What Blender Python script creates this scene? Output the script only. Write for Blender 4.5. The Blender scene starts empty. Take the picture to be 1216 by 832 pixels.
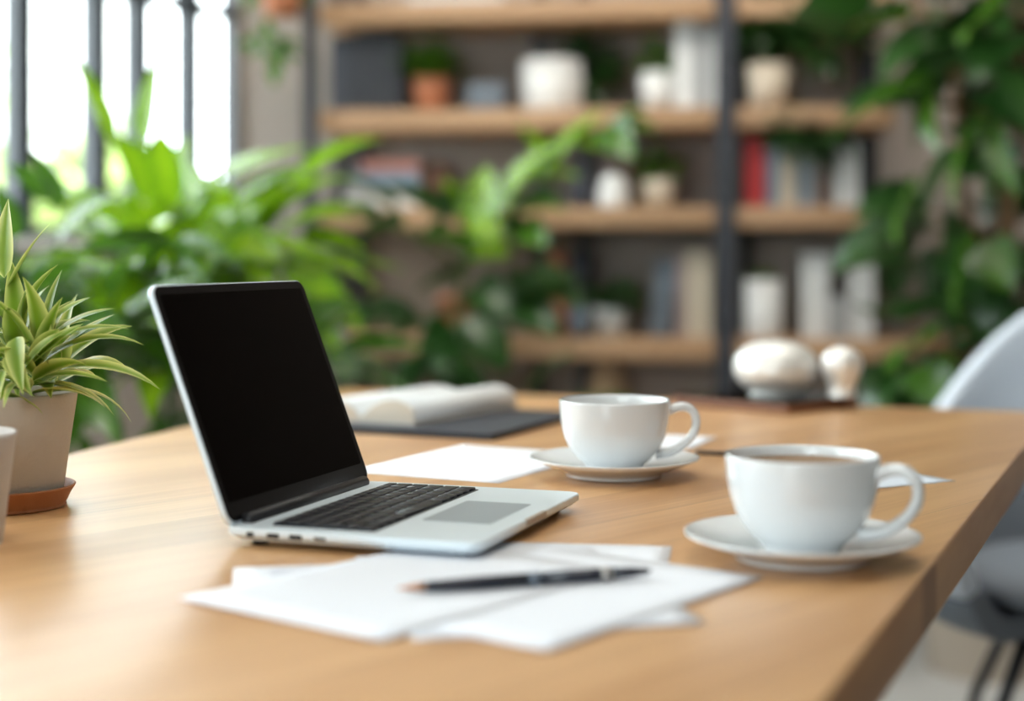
import bpy, bmesh, math, random
from mathutils import Vector, Matrix
PI = math.pi
random.seed(11)
SC = bpy.context.scene
COL = SC.collection

# ------------------------------------------------------------------ camera, world, light, exposure
EYE, FPX, HOR, TZ = 0.96, 1850.0, 302.0, 0.75
def at(px, py, z=TZ):
    """point at height z that the photograph shows at px, py"""
    Y = (EYE - z) * FPX / (py - HOR)
    return Vector(((px - 608) / FPX * Y, Y, z))
def dp(px, py, Y):
    """point at distance Y"""
    return Vector(((px - 608) / FPX * Y, Y, EYE - (py - HOR) * Y / FPX))

cam_d = bpy.data.cameras.new('camera'); cam = bpy.data.objects.new('camera', cam_d); COL.objects.link(cam)
cam.location = (0, 0, EYE); cam.rotation_euler = (PI / 2, 0, 0)
cam_d.sensor_width = 36; cam_d.lens = FPX / 1216 * 36
cam_d.shift_y = -(416 - HOR) / 1216
cam_d.clip_start = 0.02
cam_d.dof.use_dof = True; cam_d.dof.focus_distance = 1.30; cam_d.dof.aperture_fstop = 2.1
SC.camera = cam

SC.view_settings.view_transform = 'Standard'; SC.view_settings.look = 'None'
SC.view_settings.gamma = 1.0; SC.view_settings.use_curve_mapping = False
SC.view_settings.exposure = 0.58
SC.cycles.use_denoising = True
SC.cycles.max_bounces = 8; SC.cycles.diffuse_bounces = 4; SC.cycles.glossy_bounces = 4
SC.cycles.transparent_max_bounces = 12; SC.cycles.sample_clamp_indirect = 8
SC.cycles.caustics_reflective = False; SC.cycles.caustics_refractive = False

W = bpy.data.worlds.new('sky'); SC.world = W; W.use_nodes = True
bg = W.node_tree.nodes['Background']; bg.inputs[0].default_value = (0.90, 0.95, 1.0, 1); bg.inputs[1].default_value = 9.0

def area(name, loc, target, sx, sy, power, col):
    l = bpy.data.lights.new(name, 'AREA'); l.shape = 'RECTANGLE'; l.size = sx; l.size_y = sy
    l.energy = power; l.color = col
    o = bpy.data.objects.new(name, l); COL.objects.link(o); o.location = loc
    o.rotation_euler = (Vector(target) - Vector(loc)).to_track_quat('-Z', 'Y').to_euler()
    return o
sun_d = bpy.data.lights.new('sun', 'SUN'); sun_d.energy = 4.5; sun_d.angle = 0.02; sun_d.color = (1, .95, .85)
sun = bpy.data.objects.new('sun', sun_d); COL.objects.link(sun)
sun.rotation_euler = Vector((-0.75, 0.35, -0.75)).to_track_quat('-Z', 'Y').to_euler()

# room plan: bookshelf line, back wall, window wall at a slant
DR = Vector((0.9934, -0.1147, 0)); DN = Vector((0.1147, 0.9934, 0))
SHF = Vector((-0.558, 4.30, 0))                    # front left foot of the bookshelf
CA = Vector((-0.806, 4.691, 0))                    # corner window wall / back wall
DWN = Vector((-0.5, -0.866, 0)); DWO = Vector((-0.866, 0.5, 0))   # along the window wall towards us, outward
CEIL = 2.9
CB = CA + DR * 4.6
CD = CA + DWN * 8.2
CC = Vector((3.7, CD.y, 0))
def portal(name, c, inward, w, h):
    """daylight portal filling a window opening: guides sampling of the sky, gives no light itself"""
    o = area(name, c, Vector(c) + inward, w, h, 1, (1, 1, 1)); o.data.cycles.is_portal = True
portal('window_portal', CA + DWN * 1.49 - DWO * .02 + Vector((0, 0, 1.825)), -DWO, 2.92, 1.65)
portal('window_portal', CA + DWN * 4.55 - DWO * .02 + Vector((0, 0, 1.825)), -DWO, 2.70, 1.65)
FD = (CC - CD).normalized(); FO = Vector((FD.y, -FD.x, 0))
portal('window_portal', CD + FD * 3.4 - FO * .02 + Vector((0, 0, 1.75)), -FO, 1.6, 1.7)  # portal for the added window behind the camera
area('ceiling_fill_light', (0.1, 0.9, CEIL - 0.08), (0.1, 0.9, 0), 1.1, 1.1, 9, (1.0, 0.94, 0.86))  # unseen fill light added to brighten the table
area('shelf_fill_light', (0.3, 2.7, CEIL - 0.08), (0.35, 4.3, 0.9), 2.4, 0.4, 42, (1.0, 0.93, 0.84))  # unseen fill light added to brighten the shelves and back wall

# ------------------------------------------------------------------ materials
def mat(name, base, rough=0.5, metal=0.0, spec=0.5, coat=0.0, noise=0.0, nscale=20, bump=0.0, bscale=200, sheen=0.0, sub=0.0, stretch=None):
    m = bpy.data.materials.new(name); m.use_nodes = True; nt = m.node_tree; b = nt.nodes['Principled BSDF']
    b.inputs['Roughness'].default_value = rough; b.inputs['Metallic'].default_value = metal
    b.inputs['Specular IOR Level'].default_value = spec
    b.inputs['Coat Weight'].default_value = coat; b.inputs['Coat Roughness'].default_value = 0.05
    b.inputs['Sheen Weight'].default_value = sheen
    tc = nt.nodes.new('ShaderNodeTexCoord'); mp = nt.nodes.new('ShaderNodeMapping')
    nt.links.new(tc.outputs['Object'], mp.inputs[0])
    if stretch: mp.inputs['Scale'].default_value = stretch
    n = nt.nodes.new('ShaderNodeTexNoise'); n.inputs['Scale'].default_value = nscale; n.inputs['Detail'].default_value = 4
    nt.links.new(mp.outputs[0], n.inputs['Vector'])
    mx = nt.nodes.new('ShaderNodeMix'); mx.data_type = 'RGBA'
    c = Vector(base[:3])
    mx.inputs[6].default_value = (*(c * (1 - noise)), 1); mx.inputs[7].default_value = (*(min(1, v * (1 + noise)) for v in c), 1)
    nt.links.new(n.outputs[0], mx.inputs[0]); nt.links.new(mx.outputs[2], b.inputs['Base Color'])
    if bump > 0:
        n2 = nt.nodes.new('ShaderNodeTexNoise'); n2.inputs['Scale'].default_value = bscale; n2.inputs['Detail'].default_value = 3
        nt.links.new(mp.outputs[0], n2.inputs['Vector'])
        bp = nt.nodes.new('ShaderNodeBump'); bp.inputs['Strength'].default_value = bump; bp.inputs['Distance'].default_value = 0.002
        nt.links.new(n2.outputs[0], bp.inputs['Height']); nt.links.new(bp.outputs[0], b.inputs['Normal'])
    return m

def leaf_mat(name, mid, edge, rough=0.35, trans=0.35, power=1.0, spec=0.5):
    """leaf colour runs from the midrib to the margin (real leaf markings, in uv)"""
    m = bpy.data.materials.new(name); m.use_nodes = True; nt = m.node_tree; b = nt.nodes['Principled BSDF']
    uv = nt.nodes.new('ShaderNodeUVMap'); sp = nt.nodes.new('ShaderNodeSeparateXYZ'); nt.links.new(uv.outputs[0], sp.inputs[0])
    s = nt.nodes.new('ShaderNodeMath'); s.operation = 'SUBTRACT'; s.inputs[1].default_value = 0.5; nt.links.new(sp.outputs[0], s.inputs[0])
    a = nt.nodes.new('ShaderNodeMath'); a.operation = 'ABSOLUTE'; nt.links.new(s.outputs[0], a.inputs[0])
    w = nt.nodes.new('ShaderNodeMath'); w.operation = 'MULTIPLY'; w.inputs[1].default_value = 2.0; nt.links.new(a.outputs[0], w.inputs[0])
    tc = nt.nodes.new('ShaderNodeTexCoord'); n = nt.nodes.new('ShaderNodeTexNoise'); n.inputs['Scale'].default_value = 9
    nt.links.new(tc.outputs['Object'], n.inputs['Vector'])
    ad = nt.nodes.new('ShaderNodeMath'); ad.operation = 'MULTIPLY_ADD'; ad.inputs[1].default_value = 0.7; ad.inputs[2].default_value = -0.35
    nt.links.new(n.outputs[0], ad.inputs[0])
    sm = nt.nodes.new('ShaderNodeMath'); sm.operation = 'ADD'; nt.links.new(w.outputs[0], sm.inputs[0]); nt.links.new(ad.outputs[0], sm.inputs[1])
    pw = nt.nodes.new('ShaderNodeMath'); pw.operation = 'POWER'; pw.inputs[1].default_value = power; pw.use_clamp = True
    cl = nt.nodes.new('ShaderNodeClamp'); nt.links.new(sm.outputs[0], cl.inputs[0]); nt.links.new(cl.outputs[0], pw.inputs[0])
    mx = nt.nodes.new('ShaderNodeMix'); mx.data_type = 'RGBA'; mx.inputs[6].default_value = (*mid, 1); mx.inputs[7].default_value = (*edge, 1)
    nt.links.new(pw.outputs[0], mx.inputs[0]); nt.links.new(mx.outputs[2], b.inputs['Base Color'])
    b.inputs['Roughness'].default_value = rough; b.inputs['Specular IOR Level'].default_value = spec
    tr = nt.nodes.new('ShaderNodeBsdfTranslucent'); nt.links.new(mx.outputs[2], tr.inputs[0])
    ms = nt.nodes.new('ShaderNodeMixShader'); ms.inputs[0].default_value = trans
    nt.links.new(b.outputs[0], ms.inputs[1]); nt.links.new(tr.outputs[0], ms.inputs[2])
    nt.links.new(ms.outputs[0], nt.nodes['Material Output'].inputs[0])
    return m

def wood_mat(name, light, dark, angle=0.0, board=0.085, rough=0.36, coat=0.25, contrast=1.0, fine=1.0):
    m = bpy.data.materials.new(name); m.use_nodes = True; nt = m.node_tree; L = nt.links; b = nt.nodes['Principled BSDF']
    N = nt.nodes.new
    tc = N('ShaderNodeTexCoord'); rot = N('ShaderNodeMapping'); rot.inputs['Rotation'].default_value = (0, 0, angle)
    L.new(tc.outputs['Object'], rot.inputs[0])                      # grain runs along local y after rotation
    sp = N('ShaderNodeSeparateXYZ'); L.new(rot.outputs[0], sp.inputs[0])
    dv = N('ShaderNodeMath'); dv.operation = 'DIVIDE'; dv.inputs[1].default_value = board; L.new(sp.outputs[0], dv.inputs[0])
    fl = N('ShaderNodeMath'); fl.operation = 'FLOOR'; L.new(dv.outputs[0], fl.inputs[0])
    fr = N('ShaderNodeMath'); fr.operation = 'FRACT'; L.new(dv.outputs[0], fr.inputs[0])
    wn = N('ShaderNodeTexWhiteNoise'); wn.noise_dimensions = '1D'; L.new(fl.outputs[0], wn.inputs['W'])
    cb = N('ShaderNodeCombineXYZ'); ml = N('ShaderNodeMath'); ml.operation = 'MULTIPLY'; ml.inputs[1].default_value = 5.0
    L.new(wn.outputs['Value'], ml.inputs[0]); L.new(ml.outputs[0], cb.inputs[2]); L.new(ml.outputs[0], cb.inputs[1])
    va = N('ShaderNodeVectorMath'); va.operation = 'ADD'; L.new(rot.outputs[0], va.inputs[0]); L.new(cb.outputs[0], va.inputs[1])
    st = N('ShaderNodeMapping'); st.inputs['Scale'].default_value = (24 * fine, 1.6 * fine, 8); L.new(va.outputs[0], st.inputs[0])
    n1 = N('ShaderNodeTexNoise'); n1.inputs['Scale'].default_value = 1.0; n1.inputs['Detail'].default_value = 6; n1.inputs['Distortion'].default_value = 0.6; L.new(st.outputs[0], n1.inputs['Vector'])
    st2 = N('ShaderNodeMapping'); st2.inputs['Scale'].default_value = (190 * fine, 7 * fine, 60); L.new(va.outputs[0], st2.inputs[0])
    n2 = N('ShaderNodeTexNoise'); n2.inputs['Scale'].default_value = 1.0; n2.inputs['Detail'].default_value = 3; L.new(st2.outputs[0], n2.inputs['Vector'])
    def mul(x, k, add=0.0):
        q = N('ShaderNodeMath'); q.operation = 'MULTIPLY_ADD'; q.inputs[1].default_value = k; q.inputs[2].default_value = add; L.new(x, q.inputs[0]); return q.outputs[0]
    def add(x, y):
        q = N('ShaderNodeMath'); q.operation = 'ADD'; L.new(x, q.inputs[0]); L.new(y, q.inputs[1]); return q.outputs[0]
    f = add(add(mul(n1.outputs[0], 1.5 * contrast, 0.5 - 0.75 * contrast), mul(n2.outputs[0], 0.9 * contrast, -0.45 * contrast)), mul(wn.outputs['Value'], 0.45 * contrast, -0.22 * contrast))
    cl = N('ShaderNodeClamp'); L.new(f, cl.inputs[0])
    mx = N('ShaderNodeMix'); mx.data_type = 'RGBA'; mx.inputs[6].default_value = (*dark, 1); mx.inputs[7].default_value = (*light, 1); L.new(cl.outputs[0], mx.inputs[0])
    # glue lines between the boards
    e = N('ShaderNodeMath'); e.operation = 'LESS_THAN'; e.inputs[1].default_value = 0.012; L.new(fr.outputs[0], e.inputs[0])
    em = mul(e.outputs[0], 0.7)
    mx2 = N('ShaderNodeMix'); mx2.data_type = 'RGBA'; mx2.inputs[7].default_value = (*(v * 0.55 for v in dark), 1); L.new(mx.outputs[2], mx2.inputs[6]); L.new(em, mx2.inputs[0])
    L.new(mx2.outputs[2], b.inputs['Base Color'])
    b.inputs['Roughness'].default_value = rough; b.inputs['Coat Weight'].default_value = coat; b.inputs['Coat Roughness'].default_value = 0.33
    bp = N('ShaderNodeBump'); bp.inputs['Strength'].default_value = 0.12; bp.inputs['Distance'].default_value = 0.001; L.new(n2.outputs[0], bp.inputs['Height']); L.new(bp.outputs[0], b.inputs['Normal'])
    return m

M = {}
M['oak'] = wood_mat('oiled_oak', (0.76, 0.445, 0.205), (0.56, 0.285, 0.108), angle=math.radians(42), rough=0.42, coat=0.7, contrast=1.45)
M['oak_edge'] = wood_mat('oak_edge', (0.60, 0.345, 0.165), (0.44, 0.225, 0.098), angle=math.radians(24), rough=0.6, coat=0.0, contrast=1.2)
M['shelf_wood'] = wood_mat('shelf_oak', (0.60, 0.38, 0.21), (0.44, 0.25, 0.13), angle=math.radians(90), rough=0.5, coat=0.0)
M['ceramic'] = mat('white_glaze', (0.74, 0.76, 0.77), 0.16, coat=0.6, noise=0.01)
M['coffee'] = mat('coffee', (0.27, 0.17, 0.10), 0.12, noise=0.15, nscale=30)
M['tea'] = mat('milky_coffee', (0.36, 0.30, 0.25), 0.15, noise=0.05)
M['paper'] = mat('paper', (0.80, 0.82, 0.88), 0.65, noise=0.01, bump=0.05)
M['paper_blue'] = mat('pale_blue_paper', (0.62, 0.68, 0.76), 0.6, noise=0.03)
M['ink'] = mat('faint_ink', (0.52, 0.54, 0.64), 0.7, noise=0.15, nscale=300)
M['alu'] = mat('brushed_aluminium', (0.76, 0.85, 0.91), 0.38, metal=0.3, noise=0.01)
M['alu_dark'] = mat('dark_hinge', (0.012, 0.012, 0.014), 0.45)
M['glass_black'] = mat('black_screen_glass', (0.0015, 0.0006, 0.0004), 0.07, spec=0.04)
M['bezel'] = mat('black_bezel', (0.002, 0.002, 0.003), 0.2, spec=0.2)
M['key'] = mat('black_key', (0.010, 0.012, 0.018), 0.4, spec=0.35)
M['well'] = mat('keyboard_well', (0.03, 0.034, 0.04), 0.5)
M['pad'] = mat('trackpad_grey', (0.34, 0.39, 0.42), 0.45, noise=0.01)
M['port'] = mat('port_dark', (0.008, 0.008, 0.008), 0.6)
M['pen'] = mat('navy_pen', (0.010, 0.014, 0.028), 0.25, coat=0.3)
M['copper'] = mat('copper_tip', (0.55, 0.24, 0.10), 0.3, metal=0.8)
M['silver'] = mat('silver_ring', (0.4, 0.38, 0.36), 0.35, metal=1.0)
M['stone'] = mat('stoneware', (0.44, 0.375, 0.31), 0.75, noise=0.06, nscale=60, bump=0.25, bscale=350)
M['stone_pale'] = mat('pale_stoneware', (0.50, 0.45, 0.41), 0.7, noise=0.05, nscale=60, bump=0.2, bscale=350)
M['terracotta'] = mat('terracotta', (0.34, 0.125, 0.045), 0.6, noise=0.1, nscale=40, bump=0.1)
M['terracotta_far'] = mat('terracotta_pot', (0.42, 0.15, 0.07), 0.7, noise=0.1)
M['soil'] = mat('soil', (0.02, 0.013, 0.008), 0.95, noise=0.4, nscale=90, bump=1.0, bscale=120)
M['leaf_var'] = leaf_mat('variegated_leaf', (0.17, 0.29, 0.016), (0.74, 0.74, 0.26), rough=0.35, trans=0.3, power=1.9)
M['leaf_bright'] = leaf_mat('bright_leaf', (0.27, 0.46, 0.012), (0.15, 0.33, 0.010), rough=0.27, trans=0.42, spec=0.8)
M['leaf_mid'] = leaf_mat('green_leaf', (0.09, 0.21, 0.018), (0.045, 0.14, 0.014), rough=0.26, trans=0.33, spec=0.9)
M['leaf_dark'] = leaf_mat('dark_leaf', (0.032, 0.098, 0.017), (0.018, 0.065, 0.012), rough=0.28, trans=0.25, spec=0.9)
M['stem'] = mat('green_stem', (0.06, 0.13, 0.03), 0.5)
M['stem_brown'] = mat('brown_stem', (0.20, 0.10, 0.04), 0.7, noise=0.2)
M['steel_dark'] = mat('blackened_steel', (0.014, 0.016, 0.024), 0.45, noise=0.1)
M['frame_dark'] = mat('window_steel', (0.018, 0.025, 0.034), 0.5, noise=0.05)
M['wall'] = mat('taupe_plaster', (0.36, 0.31, 0.275), 0.9, noise=0.05, nscale=6, bump=0.2, bscale=60)
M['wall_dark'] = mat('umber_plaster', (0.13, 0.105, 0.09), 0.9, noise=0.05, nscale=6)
M['ceil'] = mat('ceiling_white', (0.7, 0.7, 0.68), 0.9, noise=0.02)
M['floor'] = mat('pale_concrete', (0.48, 0.48, 0.47), 0.55, noise=0.06, nscale=3)
M['white'] = mat('white_pot_glaze', (0.72, 0.72, 0.71), 0.4, noise=0.02)
M['cream'] = mat('cream_pot_glaze', (0.62, 0.53, 0.42), 0.5, noise=0.04)
M['page'] = mat('page_block', (0.62, 0.56, 0.47), 0.8, noise=0.08, nscale=300, stretch=(1, 1, 30))
M['page_white'] = mat('book_page', (0.74, 0.76, 0.77), 0.7, noise=0.01)
M['folder'] = mat('slate_folder', (0.018, 0.025, 0.040), 0.5, noise=0.05)
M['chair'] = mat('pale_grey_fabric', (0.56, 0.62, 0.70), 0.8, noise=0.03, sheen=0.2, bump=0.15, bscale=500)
M['chair_shaded'] = mat('shade_darkened_fabric', (0.15, 0.17, 0.20), 0.85, noise=0.04)  # chair fabric darkened: shade under the table put into its colour
M['black'] = mat('black_metal', (0.012, 0.012, 0.014), 0.4)
M['tray_edge'] = mat('brown_leather_case', (0.16, 0.065, 0.03), 0.5, noise=0.1)
M['mirror'] = mat('polished_metal', (0.80, 0.80, 0.77), 0.40, metal=0.35, noise=0.02)
M['outside_ground'] = mat('pale_paving', (0.55, 0.53, 0.47), 0.9, noise=0.1)
M['outside_wall'] = mat('pale_render', (0.80, 0.80, 0.80), 0.9, noise=0.03)
M['outside_leaf'] = mat('sunny_foliage', (0.42, 0.52, 0.20), 0.8, noise=0.35, nscale=6)
M['fill_panel'] = mat('fill_lamp_white', (0.8, 0.8, 0.78), 0.6)
M['wicker'] = mat('wicker', (0.36, 0.24, 0.14), 0.8, noise=0.25, nscale=60, bump=0.6, bscale=90)
gl = bpy.data.materials.new('window_glass'); gl.use_nodes = True
_nt = gl.node_tree; _nt.nodes.clear()
_o = _nt.nodes.new('ShaderNodeOutputMaterial'); _t = _nt.nodes.new('ShaderNodeBsdfTransparent'); _g = _nt.nodes.new('ShaderNodeBsdfGlossy')
_m = _nt.nodes.new('ShaderNodeMixShader'); _g.inputs['Roughness'].default_value = 0.02
_t.inputs[0].default_value = (0.95, 0.98, 0.97, 1)
_m.inputs[0].default_value = 0.05; _nt.links.new(_t.outputs[0], _m.inputs[1]); _nt.links.new(_g.outputs[0], _m.inputs[2]); _nt.links.new(_m.outputs[0], _o.inputs[0])
M['glass'] = gl
def book_mat(name, c): return mat(name, c, 0.55, noise=0.05)
for k, c in dict(b_slate=(0.022, 0.026, 0.036), b_navy=(0.03, 0.035, 0.05), b_red=(0.42, 0.018, 0.02), b_blue=(0.19, 0.25, 0.33), b_grey=(0.36, 0.37, 0.38),
                 b_white=(0.66, 0.67, 0.67), b_cream=(0.62, 0.54, 0.42), b_pink=(0.38, 0.15, 0.12), b_brown=(0.13, 0.055, 0.03), b_steel=(0.13, 0.16, 0.20), b_mauve=(0.32, 0.24, 0.23)).items():
    M[k] = book_mat(k.replace('b_', 'book_cover_'), c)

# ------------------------------------------------------------------ mesh builder
class MB:
    def __init__(s): s.v = []; s.f = []; s.uv = []; s.sm = []
    def add(s, verts, faces, uvs=None, smooth=True):
        n = len(s.v); s.v += [tuple(v) for v in verts]
        s.f += [tuple(i + n for i in f) for f in faces]
        s.uv += (uvs if uvs else [(0.5, 0.5)] * len(verts)); s.sm += [smooth] * len(faces)
    def box(s, c, size, rz=0.0, mtx=None):
        c = Vector(c); h = Vector(size) / 2
        vs = [Vector((x * h.x, y * h.y, z * h.z)) for x in (-1, 1) for y in (-1, 1) for z in (-1, 1)]
        R = mtx if mtx else Matrix.Rotation(rz, 3, 'Z')
        vs = [c + R @ v for v in vs]
        s.add(vs, [(0, 1, 3, 2), (4, 6, 7, 5), (0, 4, 5, 1), (2, 3, 7, 6), (0, 2, 6, 4), (1, 5, 7, 3)], smooth=False)
    def lathe(s, prof, c=(0, 0, 0), seg=48, close=False):
        n = len(prof); vs = []; fs = []
        for i in range(seg):
            a = 2 * PI * i / seg
            for r, z in prof: vs.append((c[0] + r * math.cos(a), c[1] + r * math.sin(a), c[2] + z))
        for i in range(seg):
            j = (i + 1) % seg
            for k in range(n - 1): fs.append((i * n + k, j * n + k, j * n + k + 1, i * n + k + 1))
        s.add(vs, fs)
    def tube(s, pts, r, seg=8, flat=1.0, caps=True):
        pts = [Vector(p) for p in pts]; n = len(pts)
        rs = r if isinstance(r, (list, tuple)) else [r] * n
        vs = []; fs = []; ref = None
        for i, p in enumerate(pts):
            t = (pts[min(i + 1, n - 1)] - pts[max(i - 1, 0)]).normalized()
            if ref is None:
                ref = t.orthogonal().normalized() if abs(t.y) > .9 else t.cross(Vector((0, 1, 0))).normalized()
            u = (ref - t * ref.dot(t)).normalized(); ref = u; w = t.cross(u)
            for k in range(seg):
                a = 2 * PI * k / seg
                vs.append(p + u * (math.cos(a) * rs[i]) + w * (math.sin(a) * rs[i] * flat))
        for i in range(n - 1):
            for k in range(seg):
                l = (k + 1) % seg
                fs.append((i * seg + k, i * seg + l, (i + 1) * seg + l, (i + 1) * seg + k))
        if caps: fs.append(tuple(range(seg))[::-1]); fs.append(tuple((n - 1) * seg + k for k in range(seg)))
        s.add(vs, fs)
    def prism(s, poly, z0, z1):
        n = len(poly); vs = [(p[0], p[1], z0) for p in poly] + [(p[0], p[1], z1) for p in poly]
        fs = [tuple(range(n))[::-1], tuple(range(n, 2 * n))] + [(i, (i + 1) % n, n + (i + 1) % n, n + i) for i in range(n)]
        s.add(vs, fs, smooth=False)
    def leaf(s, p, d, L, Wd, droop=0.6, roll=0.0, kind='lance', seg=8, fold=0.25, twist=0.0):
        p = Vector(p); d = Vector(d).normalized(); up = Vector((0, 0, 1))
        side = d.cross(up)
        if side.length < 1e-3: side = Vector((1, 0, 0))
        side.normalize(); side = Matrix.Rotation(roll, 3, d) @ side
        if kind == 'lobed': seg = max(seg, 14)
        vs = []; uv = []; cols = (-1, -.5, 0, .5, 1)
        axis = side.copy()
        for i in range(seg + 1):
            t = i / seg
            if kind == 'lance': w = math.sin(PI * min(1, t ** 0.62)) ** 0.9 if t < 1 else 0.0
            elif kind == 'blade': w = min(1, (t + 0.12) * 3.2) * (1 - t ** 2.2)
            elif kind == 'heart': w = (math.sin(PI * t ** 0.5) ** 0.7) if t < 1 else 0
            else:
                w = math.sin(PI * min(1, (t * .96 + .04) ** 0.55)) ** 0.7 if t < 1 else 0
                if i % 2: w *= 0.5
            w = max(w, 0.02) * Wd / 2
            nrm = side.cross(d)
            for c in cols:
                vs.append(p + side * (c * w) + nrm * (abs(c) * w * fold)); uv.append(((c + 1) / 2, t))
            q = Matrix.Rotation(-droop / seg * (0.5 + t), 3, axis); d = (q @ d).normalized()
            if twist: side = Matrix.Rotation(twist / seg, 3, d) @ side
            side = (side - d * side.dot(d)).normalized()
            p = p + d * (L / seg)
        fs = [(i * 5 + k, i * 5 + k + 1, (i + 1) * 5 + k + 1, (i + 1) * 5 + k) for i in range(seg) for k in range(4)]
        s.add(vs, fs, uv)
    def build(s, name, m, parent=None, bevel=0.0, bseg=2, base=None, solid=0.0, smooth=None):
        me = bpy.data.meshes.new(name)
        off = Vector(base) if base is not None else Vector((0, 0, 0))
        me.from_pydata([tuple(Vector(v) - off) for v in s.v], [], s.f)
        ul = me.uv_layers.new(name='UVMap')
        for lp in me.loops: ul.data[lp.index].uv = s.uv[lp.vertex_index]
        for pl, q in zip(me.polygons, s.sm): pl.use_smooth = q if smooth is None else smooth
        me.materials.append(m); me.update()
        if bevel > 0 or any(not q for q in s.sm):
            bm = bmesh.new(); bm.from_mesh(me); bmesh.ops.recalc_face_normals(bm, faces=bm.faces); bm.to_mesh(me); bm.free()
        o = bpy.data.objects.new(name, me); COL.objects.link(o)
        if parent: o.parent = parent
        if base is not None: o.location = off
        if solid:
            sd = o.modifiers.new('thickness', 'SOLIDIFY'); sd.thickness = solid; sd.offset = 0
        if bevel > 0:
            b = o.modifiers.new('bevel', 'BEVEL'); b.width = bevel; b.segments = bseg; b.limit_method = 'ANGLE'; b.angle_limit = math.radians(40)
            b.harden_normals = False
            for pl in me.polygons: pl.use_smooth = True
        return o

def thing(name, label, cat, loc=(0, 0, 0), rz=0.0, group=None):
    o = bpy.data.objects.new(name, None); COL.objects.link(o); o.empty_display_size = 0.05
    o.location = loc; o.rotation_euler = (0, 0, rz); o['label'] = label; o['category'] = cat
    if group: o['group'] = group
    return o
def tag(o, label, cat, group=None, kind=None):
    o['label'] = label; o['category'] = cat
    if group: o['group'] = group
    if kind: o['kind'] = kind
    return o
def struct(o): o['kind'] = 'structure'; return o
def copy_tree(o, parent=None):
    c = o.copy(); COL.objects.link(c)
    if parent: c.parent = parent
    for ch in list(o.children): copy_tree(ch, c)
    return c

# ------------------------------------------------------------------ room shell
def slab(name, poly, z0, z1, m):
    b = MB(); b.prism([(p[0], p[1]) for p in poly], z0, z1); return struct(b.build(name, m))
ext = [CA + DWO * .2 + DN * .2, CB + Vector((.25, .2, 0)), CC + Vector((.25, -.25, 0)), CD + Vector((-.3, -.25, 0))]
slab('floor', ext, -0.1, 0.0, M['floor'])
slab('ceiling', ext, CEIL, CEIL + 0.1, M['ceil'])
slab('wall_back', [CA, CB, CB + DN * .15, CA + DN * .15], 0, CEIL, M['wall'])
slab('wall_right', [CB, CC, CC + Vector((.15, 0, 0)), CB + Vector((.15, 0.15, 0))], 0, CEIL, M['wall_dark'])
def wall_open(name, P, D, O, length, holes, m, th=0.18):
    """wall of rectangles around its openings: holes (s0, s1, z0, z1)"""
    b = MB(); s = 0.0
    def seg(s0, s1, z0, z1):
        if s1 - s0 < 1e-4: return
        a = P + D * s0; c = P + D * s1
        b.prism([(a.x, a.y), (c.x, c.y), ((c + O * th).x, (c + O * th).y), ((a + O * th).x, (a + O * th).y)], z0, z1)
    for s0, s1, z0, z1 in holes:
        seg(s, s0, 0, CEIL); seg(s0, s1, 0, z0); seg(s0, s1, z1, CEIL); s = s1
    seg(s, length, 0, CEIL)
    return struct(b.build(name, m))
SILL, HEAD = 1.0, 2.65
wall_open('wall_left', CA, DWN, DWO, 8.2, [(0.03, 2.95, SILL, HEAD), (3.2, 5.9, SILL, HEAD)], M['wall'], 0.06)
fd = (CC - CD).normalized(); fo = Vector((fd.y, -fd.x, 0))
wall_open('wall_front', CD, fd, fo, (CC - CD).length, [(2.6, 4.2, 0.9, 2.6)], M['wall_dark'], 0.18)

def window(n, P, D, O, s0, s1, z0, z1, bars, transoms):
    root = bpy.data.objects.new('window_%d' % n, None); COL.objects.link(root); struct(root)
    base = P + D * ((s0 + s1) / 2); root.location = (base.x, base.y, z0)
    rz = math.atan2(D.y, D.x)
    def pos(s, z): q = P + D * s + O * 0.03; return Vector((q.x, q.y, z)) - root.location
    f = MB(); w = 0.035
    for s in [s0 + .006, s1 - w / 2] + bars: f.box(pos(s, (z0 + z1) / 2), ((0.012 if s < s0 + .02 else w) if s not in bars else 0.060, 0.05, z1 - z0), rz)
    for z in [z0 + w / 2, z1 - w / 2] + transoms: f.box(pos((s0 + s1) / 2, z), (s1 - s0, 0.045, w), rz)
    f.build('window_frame', M['frame_dark'], root)
    g = MB(); g.box(pos((s0 + s1) / 2, (z0 + z1) / 2), (s1 - s0, 0.006, z1 - z0), rz); g.build('window_pane', M['glass'], root)
    q = P + D * ((s0 + s1) / 2) - O * 0.02
    g = MB(); g.box(Vector((q.x, q.y, z0 - 0.012)) - root.location, (s1 - s0 + 0.0, 0.2, 0.024), rz); g.build('window_sill', M['outside_wall'], root)
window(1, CA, DWN, DWO, 0.03, 2.95, SILL, HEAD, [0.215, 0.425, 0.585, 0.85, 1.15, 1.45, 1.75, 2.05, 2.35, 2.65], [1.68])
window(2, CA, DWN, DWO, 3.2, 5.9, SILL, HEAD, [3.2 + .3 * i for i in range(1, 9)], [1.68])
window(3, CD, fd, fo, 2.6, 4.2, 0.9, 2.6, [3.13, 3.67], [1.8])  # unseen window behind the camera, added and sized for frontal daylight
b = MB(); q = CA + DR * 2.3 - DN * .008; b.box((q.x, q.y, .05), (4.55, .016, .10), math.atan2(DR.y, DR.x)); struct(b.build('baseboard_back', M['outside_wall']))

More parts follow.
